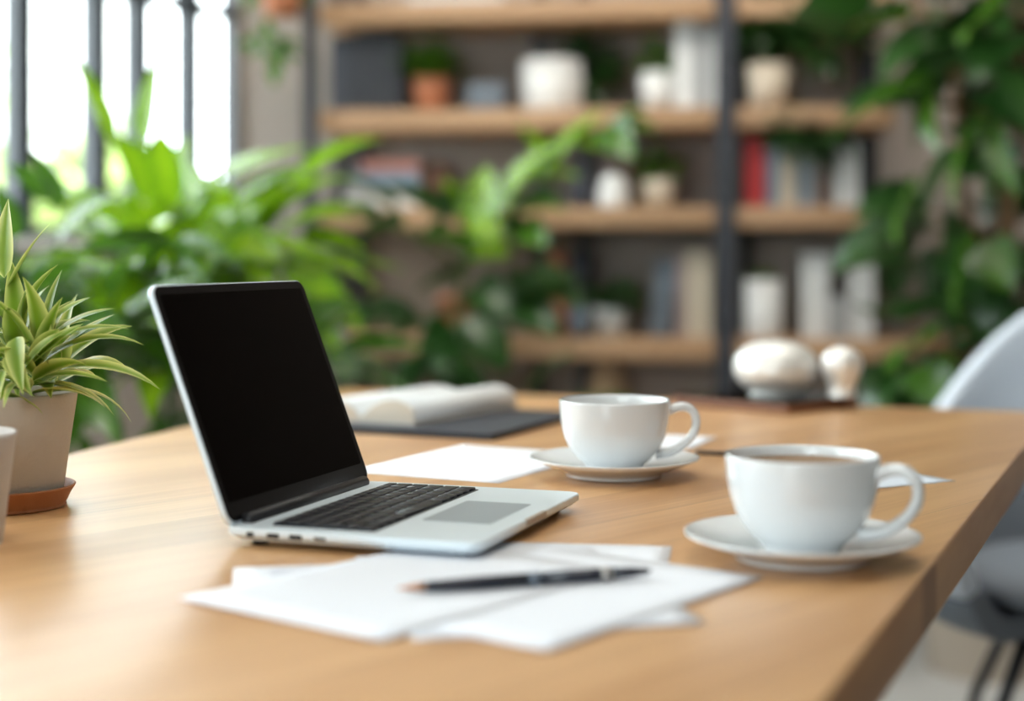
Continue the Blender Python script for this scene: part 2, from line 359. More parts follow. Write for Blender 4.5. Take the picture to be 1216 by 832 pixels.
# outside: paving, a pale building and sunlit trees
b = MB(); b.box((-12, 8, -0.15), (22, 40, 0.1)); struct(b.build('ground', M['outside_ground']))
t = thing('garden_building', 'pale rendered building far beyond the garden trees outside the window', 'building', (-5.6, 16.5, -0.1), math.radians(15))
b = MB(); b.box((0, 0, 3), (3.2, 3, 6)); b.build('wall', M['outside_wall'], t)
for x in (-.9, .2, 1.2):
    for z in (1.6, 4.2):
        b = MB(); b.box((x, -1.52, z), (.6, .06, 1.1)); b.build('window', M['b_steel'], t)
def tree(x, y, h, r, lab, seed):
    rnd = random.Random(seed); t = thing('garden_tree', lab, 'tree', (x, y, -0.1), group=None)
    b = MB(); b.tube([(0, 0, 0), (.03, 0, h * .4), (0, .02, h * .8)], [.09, .07, .03]); b.build('trunk', M['stem_brown'], t)
    b = MB()
    for i in range(900):
        d = Vector((rnd.gauss(0, 1), rnd.gauss(0, 1), rnd.gauss(0, 1))).normalized() * (rnd.random() ** .4)
        p = Vector((d.x * r, d.y * r, h * .72 + d.z * h * .34))
        b.leaf(p, (rnd.uniform(-1, 1), rnd.uniform(-1, 1), rnd.uniform(-.5, .6)), .24, .13, .5, rnd.uniform(-1, 1), 'heart', 3)
    b.build('foliage', M['outside_leaf'], t)
tree(-3.9, 9.6, 2.5, .85, 'yellow-green tree outside the window, behind the tall left mullions', 1)
tree(-5.7, 10.2, 3.6, .95, 'leafy tree outside at the far left edge of the window', 2)
tree(-3.1, 11.6, 1.9, .6, 'small low tree outside, between the window mullions', 3)

# housings for the added fill lights on the ceiling (above the frame)
for x, y, sx, sy, lab in ((0.1, 0.9, 1.15, 1.15, 'square added fill lamp on the ceiling above the table'), (0.3, 2.7, 2.5, .45, 'long added fill lamp on the ceiling in front of the bookshelf')):
    t = thing('fill_lamp', lab, 'lamp', (x, y, CEIL - .07))
    b = MB(); b.box((0, 0, .045), (sx, sy, .05)); b.build('fill_lamp_housing', M['fill_panel'], t)

# ------------------------------------------------------------------ table
tb = [Vector(p) for p in ((-0.262, 2.440, 0), (0.719, 2.076, 0), (-0.208, -0.10, 0), (-0.914, -0.10, 0))]
t = thing('desk', 'large oak table with a thick light brown top under everything', 'table', (0, 0, 0))
b = MB(); b.prism([(p.x, p.y) for p in tb], TZ - 0.042, TZ)
top = b.build('tabletop', M['oak'], t, bevel=0.0025, bseg=2)
top.data.materials.append(M['oak_edge'])
for pl in top.data.polygons:
    if abs(pl.normal.z) < .5: pl.material_index = 1
cen = sum(tb, Vector()) / 4
for p in tb:
    q = p + (cen - p).normalized() * 0.60
    b = MB(); b.box((q.x, q.y, (TZ - .042) / 2), (.06, .06, TZ - .042), math.radians(-21)); b.build('leg', M['black'], t, bevel=.004)

# ------------------------------------------------------------------ laptop
Nn = Vector((-0.2080, 1.1210, 0)); hx = Vector((0.330, 0.944, 0)).normalized()     # hinge line direction (away)
dx = Vector((hx.y, -hx.x, 0))                                                     # towards the user (right)
LW, LD, LT = 0.243, 0.197, 0.0095
lap = thing('laptop', 'open silver laptop with a black screen and black keyboard', 'laptop', (Nn.x, Nn.y, TZ + 0.0012), math.atan2(dx.y, dx.x))
# local frame: x towards the user (0..LD), y along the hinge (0..LW)
def rrect(x0, y0, x1, y1, r, n=6):
    out = []
    for cx, cy, a0 in ((x1 - r, y1 - r, 0), (x0 + r, y1 - r, 90), (x0 + r, y0 + r, 180), (x1 - r, y0 + r, 270)):
        for k in range(n + 1):
            a = math.radians(a0 + 90 * k / n); out.append((cx + r * math.cos(a), cy + r * math.sin(a)))
    return out
Z0 = 0.0035
b = MB()
n_ = 28
o1 = rrect(.006, .006, LD - .006, LW - .006, .010); o2 = rrect(0, 0, LD, LW, .012)
P4 = [(o1, Z0), (o2, Z0 + .0045), (o2, Z0 + LT - .0008), (rrect(.0008, .0008, LD - .0008, LW - .0008, .0115), Z0 + LT)]
vs = [(x, y, z) for poly, z in P4 for x, y in poly]; K = len(o1); fs = []
for r_ in range(3): fs += [(r_ * K + i, r_ * K + (i + 1) % K, (r_ + 1) * K + (i + 1) % K, (r_ + 1) * K + i) for i in range(K)]
fs += [tuple(range(K))[::-1], tuple(range(3 * K, 4 * K))]
b.add(vs, fs, smooth=False)
# thumb notch lip at the front edge
base_o = b.build('base', M['alu'], lap)
for xx in (.02, LD - .02):
    for yy in (.02, LW - .02):
        f_ = MB(); f_.lathe([(0, -.0012), (.006, -.0012), (.006, Z0), (0, Z0)], (xx, yy, 0), 16); f_.build('foot', M['bezel'], lap)
ZT = Z0 + LT
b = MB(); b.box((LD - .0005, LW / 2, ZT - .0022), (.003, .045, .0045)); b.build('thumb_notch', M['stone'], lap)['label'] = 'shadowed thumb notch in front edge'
# keyboard
kb = MB(); KX0, KX1, KY0, KY1 = .030, .1125, .016, LW - .016
kb.prism(rrect(KX0, KY0, KX1, KY1, .003), ZT - .0006, ZT + .0002); kbd = kb.build('keyboard', M['well'], lap)
rows = [(14, .009, None), (14, .0142, None), (14, .0142, None), (13, .0142, None), (12, .0142, None), (0, .0142, 'space')]
x = KX0 + .0012; g = .0016
for n, hgt, sp_ in rows:
    tot = KY1 - KY0 - .0024
    ws = [1.0] * n
    if n == 14 and hgt > .01: ws[-1] = 1.5
    if n == 13: ws[0] = 1.6; ws[-1] = 1.6
    if n == 12: ws[0] = 2.1; ws[-1] = 2.1
    if sp_: ws = [1, 1, 1, 1.3, 5.2, 1.3, 1, 1, 1, 1]
    S_ = sum(ws); y = KY0 + .0012
    for w_ in ws:
        wl = tot * w_ / S_
        k_ = MB(); k_.box((x + (hgt - g) / 2, y + wl / 2, ZT + .0011), (hgt - g, wl - g, .0022)); k_.build('key', M['key'], kbd, bevel=.0005, bseg=1)
        y += wl
    x += hgt
b = MB(); b.prism(rrect(.124, .073, .178, .168, .003), ZT - .0004, ZT + .00025); b.build('trackpad', M['pad'], lap)
for i, (xx, ww) in enumerate(((.022, .006), (.040, .010), (.058, .010), (.077, .0095))):
    b = MB(); b.box((xx, .0005, Z0 + .0052), (ww, .002, .0036 if i < 3 else .0022)); b.build('port', M['port'], lap, bevel=.0006, bseg=2)
# lid
th = math.radians(69); LH = .185
lid = bpy.data.objects.new('lid', None); COL.objects.link(lid); lid.parent = lap
HZ = ZT + .001
U = Vector((-math.cos(th), 0, math.sin(th))); V = Vector((0, 1, 0)); NR = Vector((math.sin(th), 0, math.cos(th)))
def lidpoly(pts, off0, off1):
    b = MB(); O = Vector((.006, 0, HZ)); n = len(pts)
    vs = [O + V * y + U * x + NR * off0 for x, y in pts] + [O + V * y + U * x + NR * off1 for x, y in pts]
    b.add(vs, [tuple(range(n))[::-1], tuple(range(n, 2 * n))] + [(i, (i + 1) % n, n + (i + 1) % n, n + i) for i in range(n)], smooth=False); return b
lidpoly(rrect(.0, .0, LH, LW, .010), -.0052, -.0006).build('lid_shell', M['alu'], lid, bevel=.0012, bseg=2)
bz = lidpoly(rrect(.0015, .0014, LH - .0014, LW - .0014, .009), -.0010, -.0001).build('bezel', M['bezel'], lid)
lidpoly(rrect(.016, .008, LH - .008, LW - .008, .002), -.0003, .0001).build('display', M['glass_black'], lid)
# the lid is one part: its shell carries the bezel and display
for c in list(lid.children):
    if c.name.startswith('lid_shell'): shell = c
for c in list(lid.children):
    c.parent = lap if c is shell else shell
bpy.data.objects.remove(lid); shell.name = 'lid'
b = MB(); b.tube([(.0085, .020, ZT + .0020), (.0085, LW - .020, ZT + .0020)], .0052, 16); b.build('hinge', M['alu_dark'], lap)

# ------------------------------------------------------------------ cups and saucers
def lathe_s(prof, name, m, parent, seg=64):
    b = MB(); b.lathe(prof, (0, 0, 0), seg); return b.build(name, m, parent)
def smooth_prof(pts, n=5):
    out = []
    for i in range(len(pts) - 1):
        p0 = pts[max(i - 1, 0)]; p1 = pts[i]; p2 = pts[i + 1]; p3 = pts[min(i + 2, len(pts) - 1)]
        for k in range(n):
            t = k / n
            out.append(tuple(0.5 * ((2 * p1[j]) + (-p0[j] + p2[j]) * t + (2 * p0[j] - 5 * p1[j] + 4 * p2[j] - p3[j]) * t * t + (-p0[j] + 3 * p1[j] - 3 * p2[j] + p3[j]) * t ** 3) for j in range(len(p1))))
    out.append(pts[-1]); return out
def cup(loc, rz, label, level, liquid):
    t = thing('coffee_cup', label, 'cup', (loc[0], loc[1], TZ + .0072), rz, group='white coffee cups')
    outer = [(0, .002), (.021, .002), (.0235, 0), (.0262, .0005), (.029, .005), (.0365, .012), (.0440, .0225), (.0490, .0350), (.0515, .048), (.0523, .058), (.0525, .0640)]
    rim = [(.0523, .0652), (.0514, .0656), (.0504, .0650)]
    inner = [(.0500, .060), (.0492, .048), (.0462, .035), (.0412, .0235), (.034, .0135), (.025, .0075), (0, .0060)]
    lathe_s(smooth_prof(outer, 4) + rim + smooth_prof(inner, 4), 'cup_body', M['ceramic'], t, 72)
    h = smooth_prof([(.0500, 0, .0540), (.0610, 0, .0580), (.0705, 0, .0572), (.0770, 0, .0505), (.0780, 0, .0400), (.0735, 0, .0300), (.0640, 0, .0210), (.0520, 0, .0150), (.0395, 0, .0135)], 5)
    n = len(h); rr = [.0040 + .0012 * abs(2 * i / (n - 1) - 1) ** 3 for i in range(n)]
    b = MB(); b.tube(h, rr, 14, 1.45); b.build('handle', M['ceramic'], t)
    r = .0500 - (.058 - level) * .11
    b = MB(); b.lathe([(0, level), (r - .0006, level), (r, level + .0005)], (0, 0, 0), 48); b.build('coffee', liquid, t)
    return t
def saucer(loc, label, rz=0):
    t = thing('saucer', label, 'saucer', (loc[0], loc[1], TZ + .0012), rz, group='white saucers')
    top = [(0, .0050), (.026, .0050), (.0300, .0052), (.0330, .0062), (.047, .0085), (.064, .0128), (.0780, .0172)]
    rim = [(.0796, .0178), (.0806, .0176), (.0804, .0164)]
    bot = [(.066, .0108), (.052, .0050), (.0465, .0022), (.0455, 0), (.0430, 0), (.0415, .0022), (0, .0025)]
    b = MB(); b.lathe((smooth_prof(top, 4) + rim + smooth_prof(bot, 4))[::-1], (0, 0, 0), 80); b.build('plate', M['ceramic'], t)
    return t
saucer((0.1995, 1.073), 'white saucer under the nearer cup at the front right of the table')
cup((0.2000, 1.073), math.radians(-24), 'white cup of coffee nearest the right edge of the table', .0580, M['coffee'])
saucer((0.0970, 1.477), 'white saucer under the farther cup, touching the paper behind the laptop')
cup((0.0973, 1.477), math.radians(4), 'white coffee cup farther back, in the middle of the table', .050, M['tea'])

# ------------------------------------------------------------------ sheets of paper
def sheet(c, a, la, lb, label, z, m='paper', lines=0, curl=0.0, flip=1, cat='sheet of paper', group=None):
    """c a corner, a direction of one edge, the other edge turned 90 degrees"""
    a = Vector((a[0], a[1], 0)).normalized(); bb = Vector((-a.y, a.x, 0)) * flip
    nx, ny = 12, 9; vs = []; fs = []
    c = Vector((c[0], c[1], 0))
    for i in range(nx + 1):
        for j in range(ny + 1):
            u = i / nx; v = j / ny
            p = a * (la * u) + bb * (lb * v)
            zz = curl * (max(0, u - .7) ** 2 * 3 + max(0, .25 - v) ** 2 * 4)
            vs.append((p.x, p.y, zz))
    for i in range(nx):
        for j in range(ny): fs.append((i * (ny + 1) + j, (i + 1) * (ny + 1) + j, (i + 1) * (ny + 1) + j + 1, i * (ny + 1) + j + 1))
    b = MB(); b.add(vs, fs); o = b.build('paper_sheet', M[m], None, solid=.0002)
    o.location = (c.x, c.y, TZ + z); tag(o, label, cat, group)
    if lines:
        l = MB(); rnd = random.Random(5 + int(z * 1e5))
        for k in range(lines):
            y0 = lb * (.12 + .05 * k); x0 = la * .1
            while x0 < la * .62:
                wl = la * rnd.uniform(.03, .09)
                p = a * (x0 + wl / 2) + bb * y0
                l.box((p.x, p.y, .00016), (wl, .0016, .0001), math.atan2(a.y, a.x)); x0 += wl + la * .02
        l.build('print', M['ink'], o)
    return o
SH, LO = .168, .237
g5 = 'loose white sheets under the pen'
sheet((-.186, 1.0415), (.98, .17), LO, .105, 'white sheet peeking out at the back left of the pile beside the laptop', .0006, flip=-1, lines=6, group=g5)
sheet((.1146, 1.116), (-.99, .14), SH, LO, 'white sheet tucked under the laptop front edge, square corner pointing back right', .0010, flip=1, group=g5)
sheet((.1098, .883), (-.97, -.23), SH, LO, 'white sheet whose corner sticks out at the lower right of the pile', .0014, flip=-1, group=g5)
sheet((.1632, 1.0065), (-.79, .61), SH, LO, 'white sheet reaching farthest right towards the near saucer', .0018, flip=1, group=g5)
sheet((-.2018, .943), (.78, -.62), SH, LO, 'white sheet with the long pointed corner at the far left of the pile', .0022, flip=1, lines=0, group=g5)
sheet((-.0125, 1.428), (.457, .889), LO, SH, 'blank white sheet lying behind the laptop, under the far saucer', .0004, flip=1)
sheet((.236, 1.79), (-.93, .35), .130, .120, 'small white sheet showing behind the far cup handle', .0004, flip=1)
sheet((.4114, 1.444), (-.87, -.49), .185, .085, 'pale blue-grey sheet behind the near cup handle, pointing right', .0004, 'paper_blue', flip=-1)
sheet((.3900, 1.4300), (-.95, -.30), .150, .095, 'second pale sheet lying askew under the blue-grey sheet', .0001, 'paper_blue', flip=-1)

# pen on the papers
def stick(p0, p1, r, name, label, cat, spec):
    d = (p1 - p0); L = d.length
    t = thing(name, label, cat, p0); t.rotation_euler = (0, 0, math.atan2(d.y, d.x))
    for pname, m, prof in spec:
        b = MB(); n = 20; vs = []; fs = []
        for x, rr in prof:
            for k in range(n):
                a = 2 * PI * k / n; vs.append((x * L, rr * r * math.cos(a), rr * r * math.sin(a)))
        for i in range(len(prof) - 1):
            for k in range(n): fs.append((i * n + k, (i + 1) * n + k, (i + 1) * n + (k + 1) % n, i * n + (k + 1) % n))
        fs.append(tuple(range(n))); fs.append(tuple((len(prof) - 1) * n + k for k in range(n))[::-1])
        b.add(vs, fs); b.build(pname, M[m], t)
    return t
p0 = at(472, 712); p1 = at(773, 690); p0.z = p1.z = TZ + .0026 + .0042
stick(p0, p1, .0042, 'pen', 'dark navy pen with copper tip lying on the papers', 'pen', [
    ('tip', 'copper', [(0, .12), (.015, .2), (.06, .5), (.105, .72)]),
    ('barrel', 'pen', [(.105, .74), (.13, .86), (.3, 1.0), (.50, 1.0)]),
    ('middle_band', 'b_steel', [(.50, 1.03), (.545, 1.03)]),
    ('cap', 'pen', [(.545, 1.0), (.78, 1.0), (.79, .97)]),
    ('ring', 'silver', [(.79, 1.06), (.835, 1.06)]),
    ('end_plug', 'pen', [(.835, .96), (.92, .8), (.985, .45), (1.0, .15)])])
p0 = at(826, 539); p1 = at(905, 543); p0.z = p1.z = TZ + .0022
stick(p0, p1, .0022, 'pencil', 'thin dark pencil between the two cups', 'pencil', [('shaft', 'black', [(0, .7), (.04, 1), (.9, 1)]), ('point', 'b_brown', [(.9, 1), (1, .1)])])

# ------------------------------------------------------------------ folder and open book
fo_c = Vector((-.0218, 1.758, 0)); fdir = Vector((.40, .917, 0)).normalized()
t = thing('folder', 'dark slate folder lying flat under the open book', 'folder', (fo_c.x, fo_c.y, TZ), math.atan2(fdir.y, fdir.x))
b = MB(); b.prism(rrect(0, 0, .275, .21, .004), 0, .0022); b.build('cover', M['folder'], t)
b = MB(); b.prism(rrect(.004, .004, .272, .206, .003), .0022, .0050); b.build('pages', M['b_slate'], t)
b = MB(); b.prism(rrect(0, 0, .275, .21, .004), .0050, .0072); b.build('cover', M['folder'], t)
FZ = TZ + .0072
bo = Vector((-.116, 1.842, 0)); bd = Vector((.492, .870, 0)).normalized(); bs = Vector((-bd.y, bd.x, 0))
# local x along the spine (away), local y to the left across the pages
t = thing('open_book', 'open book with rolled thick pages resting on the dark folder', 'book', (bo.x, bo.y, FZ), math.atan2(bd.y, bd.x))
def pageblock(profile_top, y_of, L, name, m, parent, zlo=0.0):
    b = MB(); n = len(profile_top)
    vs = []
    for x in (0, L): vs += [(x, y, z) for y, z in profile_top] + [(x, y, zlo) for y, z in profile_top]
    fs = []
    for i in range(n - 1):
        fs.append((i, i + 1, 2 * n + i + 1, 2 * n + i)); fs.append((n + i, 3 * n + i, 3 * n + i + 1, n + i + 1))
        fs.append((i, n + i, n + i + 1, i + 1)); fs.append((2 * n + i, 2 * n + i + 1, 3 * n + i + 1, 3 * n + i))
    fs.append((0, 2 * n, 3 * n, n)); fs.append((n - 1, 2 * n - 1, 4 * n - 1, 3 * n - 1))
    b.add(vs, fs, smooth=False); o = b.build(name, m, parent, bevel=.002, bseg=2); return o
right = smooth_prof([(.000, .004), (.001, .016), (.009, .0235), (.026, .0285), (.045, .0262), (.062, .0180), (.0765, .0060)], 4)
left = smooth_prof([(.0775, .0060), (.088, .0160), (.104, .0225), (.124, .0240), (.146, .0210), (.162, .015), (.170, .004)], 4)
for nm, pr in (('right_pages', right), ('left_pages', left)):
    z_off = 0.0 if nm == 'right_pages' else 0.0
    pageblock(pr, None, .248, 'page_block', M['page'], t, z_off)
    top = [(y, z) for y, z in pr]
    b = MB(); n = len(top)
    vs = [(x, y, z + .0012) for x in (.001, .247) for y, z in top]
    b.add(vs, [(i, i + 1, n + i + 1, n + i) for i in range(n - 1)]); b.build('open_page', M['page_white'], t, solid=.0008)
b = MB(); b.box((.124, .0852, .0008), (.252, .176, .0016)); b.build('book_cover', M['b_grey'], t)

# ------------------------------------------------------------------ tablet with pots on it, far side of the table
c0 = Vector((.3615, 2.045, 0)); ta = (Vector((.226, 2.18, 0)) - c0); tl = ta.length; ta.normalize()
rz = math.atan2(ta.y, ta.x)
t = thing('tablet', 'black glass tablet in a brown case at the far edge of the table', 'tablet', (c0.x, c0.y, TZ), rz)
b = MB(); b.prism(rrect(-.004, -.166, tl + .006, .002, .008), 0, .012); b.build('case', M['tray_edge'], t, bevel=.001)
b = MB(); b.prism(rrect(.001, -.160, tl, -.004, .006), .012, .0165); b.build('glass', M['glass_black'], t)
TP = TZ + .0166
def pot_shape(name, label, cat, loc, prof, m, parts):
    t = thing(name, label, cat, loc)
    b = MB(); b.lathe(smooth_prof(prof, 5), (0, 0, 0), 48); b.build(parts, m, t)
    return t
sx = dp(921, 440, 2.16)
t = pot_shape('sugar_bowl', 'round polished silver bowl with domed lid standing on the tablet', 'bowl', (sx.x, sx.y, TP),
    [(0, 0), (.034, 0), (.036, .002), (.034, .004), (.044, .010), (.0545, .022), (.0580, .034)], M['mirror'], 'bowl')
b = MB(); b.lathe(smooth_prof([(.0585, .034), (.0565, .047), (.047, .061), (.029, .071), (0, .075)], 6), (0, 0, 0), 48); b.build('lid', M['mirror'], t)
sx = dp(986, 432, 2.245)
t = pot_shape('creamer', 'small round pale metal jug on the tablet, right of the silver bowl', 'pot', (sx.x - .01, 2.12, TP),
    [(0, 0), (.018, 0), (.020, .003), (.018, .010), (.020, .020), (.026, .034), (.0280, .046), (.024, .058), (.012, .066), (0, .068)], M['mirror'], 'body')
b = MB(); b.lathe([(0, .068), (.003, .069), (.004, .072), (0, .074)], (0, 0, 0), 16); b.build('knob', M['silver'], t)

# ------------------------------------------------------------------ potted plants on the table
def pot(parent, prof, m, name='pot', seg=56):
    b = MB(); b.lathe(prof, (0, 0, 0), seg); return b.build(name, m, parent)
pc = Vector((-0.4265, 1.300, 0))
t = thing('potted_plant', 'variegated spiky plant in a beige stoneware pot on the left of the table', 'plant', (pc.x, pc.y, TZ))
pot(t, smooth_prof([(0, 0), (.048, 0), (.0525, .003), (.0560, .010), (.0600, .0165), (.0602, .0180), (.0580, .0178), (.0545, .0110), (.050, .0070), (0, .0065)], 4), M['terracotta'], 'saucer')
pot(t, smooth_prof([(0, .0075), (.0465, .0075), (.0500, .011), (.0535, .035), (.0585, .070), (.0618, .0920)], 4) + [(.0622, .0945), (.0612, .0958), (.0590, .0955)] + smooth_prof([(.0580, .0900), (.0560, .080)], 2), M['stone'], 'pot')
b = MB(); b.lathe([(0, .087), (.03, .0875), (.0570, .0850)], (0, 0, 0), 40); b.build('soil', M['soil'], t)
b = MB(); rnd = random.Random(4)
def stemtuft(b, base, top, n, L0, L1, W0, spread=1.0, seed=0):
    r = random.Random(seed)
    base = Vector(base); top = Vector(top)
    for i in range(n):
        f = i / (n - 1); az = i * 2.399 + r.uniform(-.3, .3)
        p = base.lerp(top, .25 + .75 * f)
        el = math.radians(15 + 68 * f ** 1.3) * 1.0
        d = Vector((math.cos(az) * math.cos(el), math.sin(az) * math.cos(el), math.sin(el)))
        L = (L0 + (L1 - L0) * r.random()) * (1.0 - .3 * f)
        b.leaf(p, d, L, W0 * r.uniform(1.0, 1.6), (1.3 - .7 * f) * spread * r.uniform(.7, 1.2), r.uniform(-.35, .35), 'lance', 10, .35, r.uniform(-.6, .6))
for (x, y, hh, n, sd) in ((.012, -.012, .055, 15, 1), (-.045, .01, .10, 13, 2), (.028, .018, .030, 13, 3), (-.006, -.036, .030, 14, 4), (-.04, -.02, .06, 12, 6), (.030, -.030, .045, 16, 7)):
    stemtuft(b, (x, y, .085), (x * 1.5, y * 1.3, .085 + hh), n, .06, .105, .0135, 1.0, sd)
def hero(b, px0, py0, px1, py1, Y0, Y1, Wd, off, droop=.5, roll=0.3, kind='lance', m=10):
    """single leaf whose root and tip stand at these places"""
    a = dp(px0, py0, Y0) - off; c = dp(px1, py1, Y1) - off
    v = c - a; L = v.length * (1 + droop * droop * .045); ax = v.cross(Vector((0, 0, 1))).normalized()
    d = Matrix.Rotation(droop * .52, 3, ax) @ v.normalized()
    b.leaf(a, d, L, Wd * (1.3 if Y0 < 2 else 1), droop, roll, kind, m, .3)
off = Vector((pc.x, pc.y, TZ))
for h in ((5, 330, 12, 236, 1.30, 1.30, .017, .1, 1.2), (8, 350, 57, 268, 1.30, 1.28, .014, .3, .6), (55, 395, 72, 322, 1.29, 1.28, .015, .2, 1.2), (60, 400, 134, 372, 1.28, 1.26, .010, .5, .5),
          (45, 420, 148, 403, 1.27, 1.25, .011, .9, .4), (62, 440, 172, 484, 1.27, 1.24, .011, 1.1, .5), (50, 430, 162, 430, 1.27, 1.25, .010, 1.2, .5), (46, 450, 120, 462, 1.26, 1.23, .008, .7, .4),
          (70, 415, 136, 375, 1.28, 1.27, .011, .2, .5), (48, 396, 104, 358, 1.28, 1.26, .012, .4, .7), (20, 400, 15, 475, 1.24, 1.20, .013, .8, .4), (25, 385, 30, 340, 1.28, 1.27, .018, .2, 1.2),
          (10, 420, 22, 478, 1.23, 1.20, .012, .8, .6), (30, 370, 48, 335, 1.29, 1.29, .012, .2, .6), (4, 440, -12, 500, 1.22, 1.19, .012, .7, .4), (38, 430, 96, 390, 1.26, 1.24, .013, .3, .9), (28, 440, 70, 402, 1.25, 1.22, .012, .5, 1.0)):
    hero(b, *h[:6], h[6], off, h[7], h[8])
b.build('foliage', M['leaf_var'], t)
p2 = Vector((-0.4105, 1.130, 0))
t = thing('plant_pot', 'pale stoneware pot cut by the left picture edge, in front of the spiky plant', 'plant pot', (p2.x, p2.y, TZ))
pot(t, smooth_prof([(0, 0), (.036, 0), (.0395, .002), (.0440, .040), (.0490, .0770)], 4) + [(.0495, .080), (.0485, .081), (.0465, .0800), (.0455, .072)], M['stone_pale'], 'pot')
b = MB(); b.lathe([(0, .072), (.0462, .071)], (0, 0, 0), 32); b.build('soil', M['soil'], t)
# ------------------------------------------------------------------ chair
def chair(loc, rz, label):
    t = thing('tub_chair', label, 'chair', (loc[0], loc[1], 0), rz)
    # local: faces -y, back at +y. closed shell: parameter a around from left arm over back to right arm
    nU, nV = 40, 12; vs = []; fs = []
    def rim(a):      # a -1..1 : left arm front, back centre, right arm front
        ang = PI / 2 + a * math.radians(138)
        k = max(0.0, 1 - abs(a) / .62); k = k * k * (3 - 2 * k)
        ztop = .565 + .335 * k
        return ang, ztop, .30 + .02 * k
    for i in range(nU + 1):
        a = -1 + 2 * i / nU; ang, zt, R = rim(a)
        for j in range(nV + 1):
            v = j / nV
            if v < .45:
                q = v / .45; r = R * (.0 + .86 * q); z = .425 - .012 * q + .0 * q
            else:
                q = (v - .45) / .55; r = R * (.86 + .22 * math.sin(q * PI / 2)); z = .413 + (zt - .413) * (q ** 1.25)
            vs.append((r * math.cos(ang) * 1.02, r * math.sin(ang) * .95, z))
    for i in range(nU):
        for j in range(nV): fs.append((i * (nV + 1) + j, (i + 1) * (nV + 1) + j, (i + 1) * (nV + 1) + j + 1, i * (nV + 1) + j + 1))
    for nm, mm, keep in (('backrest', 'chair', lambda j: j >= 8), ('shaded_shell', 'chair_shaded', lambda j: j < 8)):  # lower shell split off to carry the painted under-table shade
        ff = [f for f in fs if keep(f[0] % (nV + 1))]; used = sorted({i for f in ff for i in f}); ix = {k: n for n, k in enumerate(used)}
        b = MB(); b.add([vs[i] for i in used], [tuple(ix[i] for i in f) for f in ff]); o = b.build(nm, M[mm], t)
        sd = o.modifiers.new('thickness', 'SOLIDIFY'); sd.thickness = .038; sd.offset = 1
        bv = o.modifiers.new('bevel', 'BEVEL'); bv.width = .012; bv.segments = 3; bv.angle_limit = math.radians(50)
    b = MB(); b.lathe(smooth_prof([(0, .430), (.20, .430), (.235, .436), (.245, .452), (.232, .470), (.19, .478), (0, .480)], 4)[::-1], (0, -.02, 0), 40); b.build('seat', M['chair_shaded'], t)
    for sx in (-1, 1):
        for sy in (-1, 1):
            b = MB(); b.tube([(sx * .13, sy * .12, .405), (sx * .21, sy * .21, .2), (sx * .25, sy * .25, 0.0)], [.011, .010, .008], 10); b.build('leg', M['black'], t)
    return t
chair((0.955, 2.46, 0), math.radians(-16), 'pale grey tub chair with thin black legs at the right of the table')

# ------------------------------------------------------------------ bookshelf
RZ = math.atan2(DR.y, DR.x)
def sh(px, depth=0.0):
    """distance along the bookshelf front that stands at px, depth metres behind the front"""
    r = (px - 608) / FPX; o = SHF + DN * depth
    return (r * o.y - o.x) / (DR.x - r * DR.y)
def shp(s, depth, z): q = SHF + DR * s + DN * depth; return Vector((q.x, q.y, z))
def zz(px, py, depth=0.0):
    q = SHF + DR * sh(px, depth) + DN * depth
    return EYE - (py - HOR) * q.y / FPX
SD = .32
shelf = thing('bookshelf', 'tall open bookshelf with black steel posts and oak boards against the wall', 'bookshelf', SHF, RZ)
lv = {1: zz(600, 0), 2: zz(600, 129), 3: zz(600, 246), 4: zz(700, 402), 5: .30}
s_r = sh(1062)
S0 = sh(370); SM = sh(861); S4 = sh(1150)
for k in (1, 2, 3, 4, 5):
    th_ = .055
    for a, c in ((S0 + .02, SM - .0), (SM, {1: s_r, 2: s_r, 3: s_r, 4: S4, 5: S4}[k])):
        b = MB(); b.box(((a + c) / 2, SD / 2, lv[k] - th_ / 2), (c - a - .002, SD, th_)); b.build('shelf_board', M['shelf_wood'], shelf, bevel=.002)
def post(s, d, w=.045, dd=.03, z1=2.35):
    b = MB(); b.box((s, d, z1 / 2), (w, dd, z1)); b.build('post', M['steel_dark'], shelf)
post(S0, -.016, .035); post(SM, -.016, .05); post(s_r - .03, -.016 + SD + .03, .045)
for p in (428, 641, 693, 886): post(sh(p, SD + .016), SD + .016, .035)
post(sh(1028, SD + .016), SD + .016, .045)
post(S0, SD + .016, .03)

def put(px, k, d=0.10):
    s = sh(px, d); q = shp(s, d, lv[k]); return q, s
def width(px0, px1, d=0.1): return abs(sh(px1, d) - sh(px0, d))
def upright(px0, px1, ytop, k, col, label, group, name='book', d=0.09, tilt=0.0, dep=.17):
    w = width(px0, px1, d); q, s = put((px0 + px1) / 2, k, d); h = zz((px0 + px1) / 2, ytop, d) - lv[k]
    t = thing(name, label, 'book', q, RZ, group)
    if tilt: t.rotation_euler = (0, tilt, RZ)
    z0 = abs(math.sin(tilt)) * w / 2
    b = MB(); b.box((0, dep / 2, h / 2 + .003 + z0), (w * .72, dep - .008, h - .010)); b.build('pages', M['page'], t)
    b = MB()
    for sg in (-1, 1): b.box((sg * (w * .5 - .0025), dep / 2, h / 2 + z0), (.004, dep, h))
    b.box((0, .002, h / 2 + z0), (w - .001, .006, h)); b.build('cover', M[col], t)
    return t
gb = 'dark folders on the shelf below the top board'
x = 392
for i, (w_, y_, lab) in enumerate(((15, 50, 'dark folder standing next to the left post, leftmost of its row'), (16, 40, 'dark slate folder, second from the left post'), (17, 37, 'dark slate folder in the middle of the folder row'),
                                   (16, 38, 'dark slate folder, second from the terracotta pot'), (16, 42, 'dark folder nearest the terracotta pot with grass'))):
    upright(x, x + w_, y_, 2, 'b_slate' if i else 'b_navy', lab, gb, 'folder'); x += w_ + 1
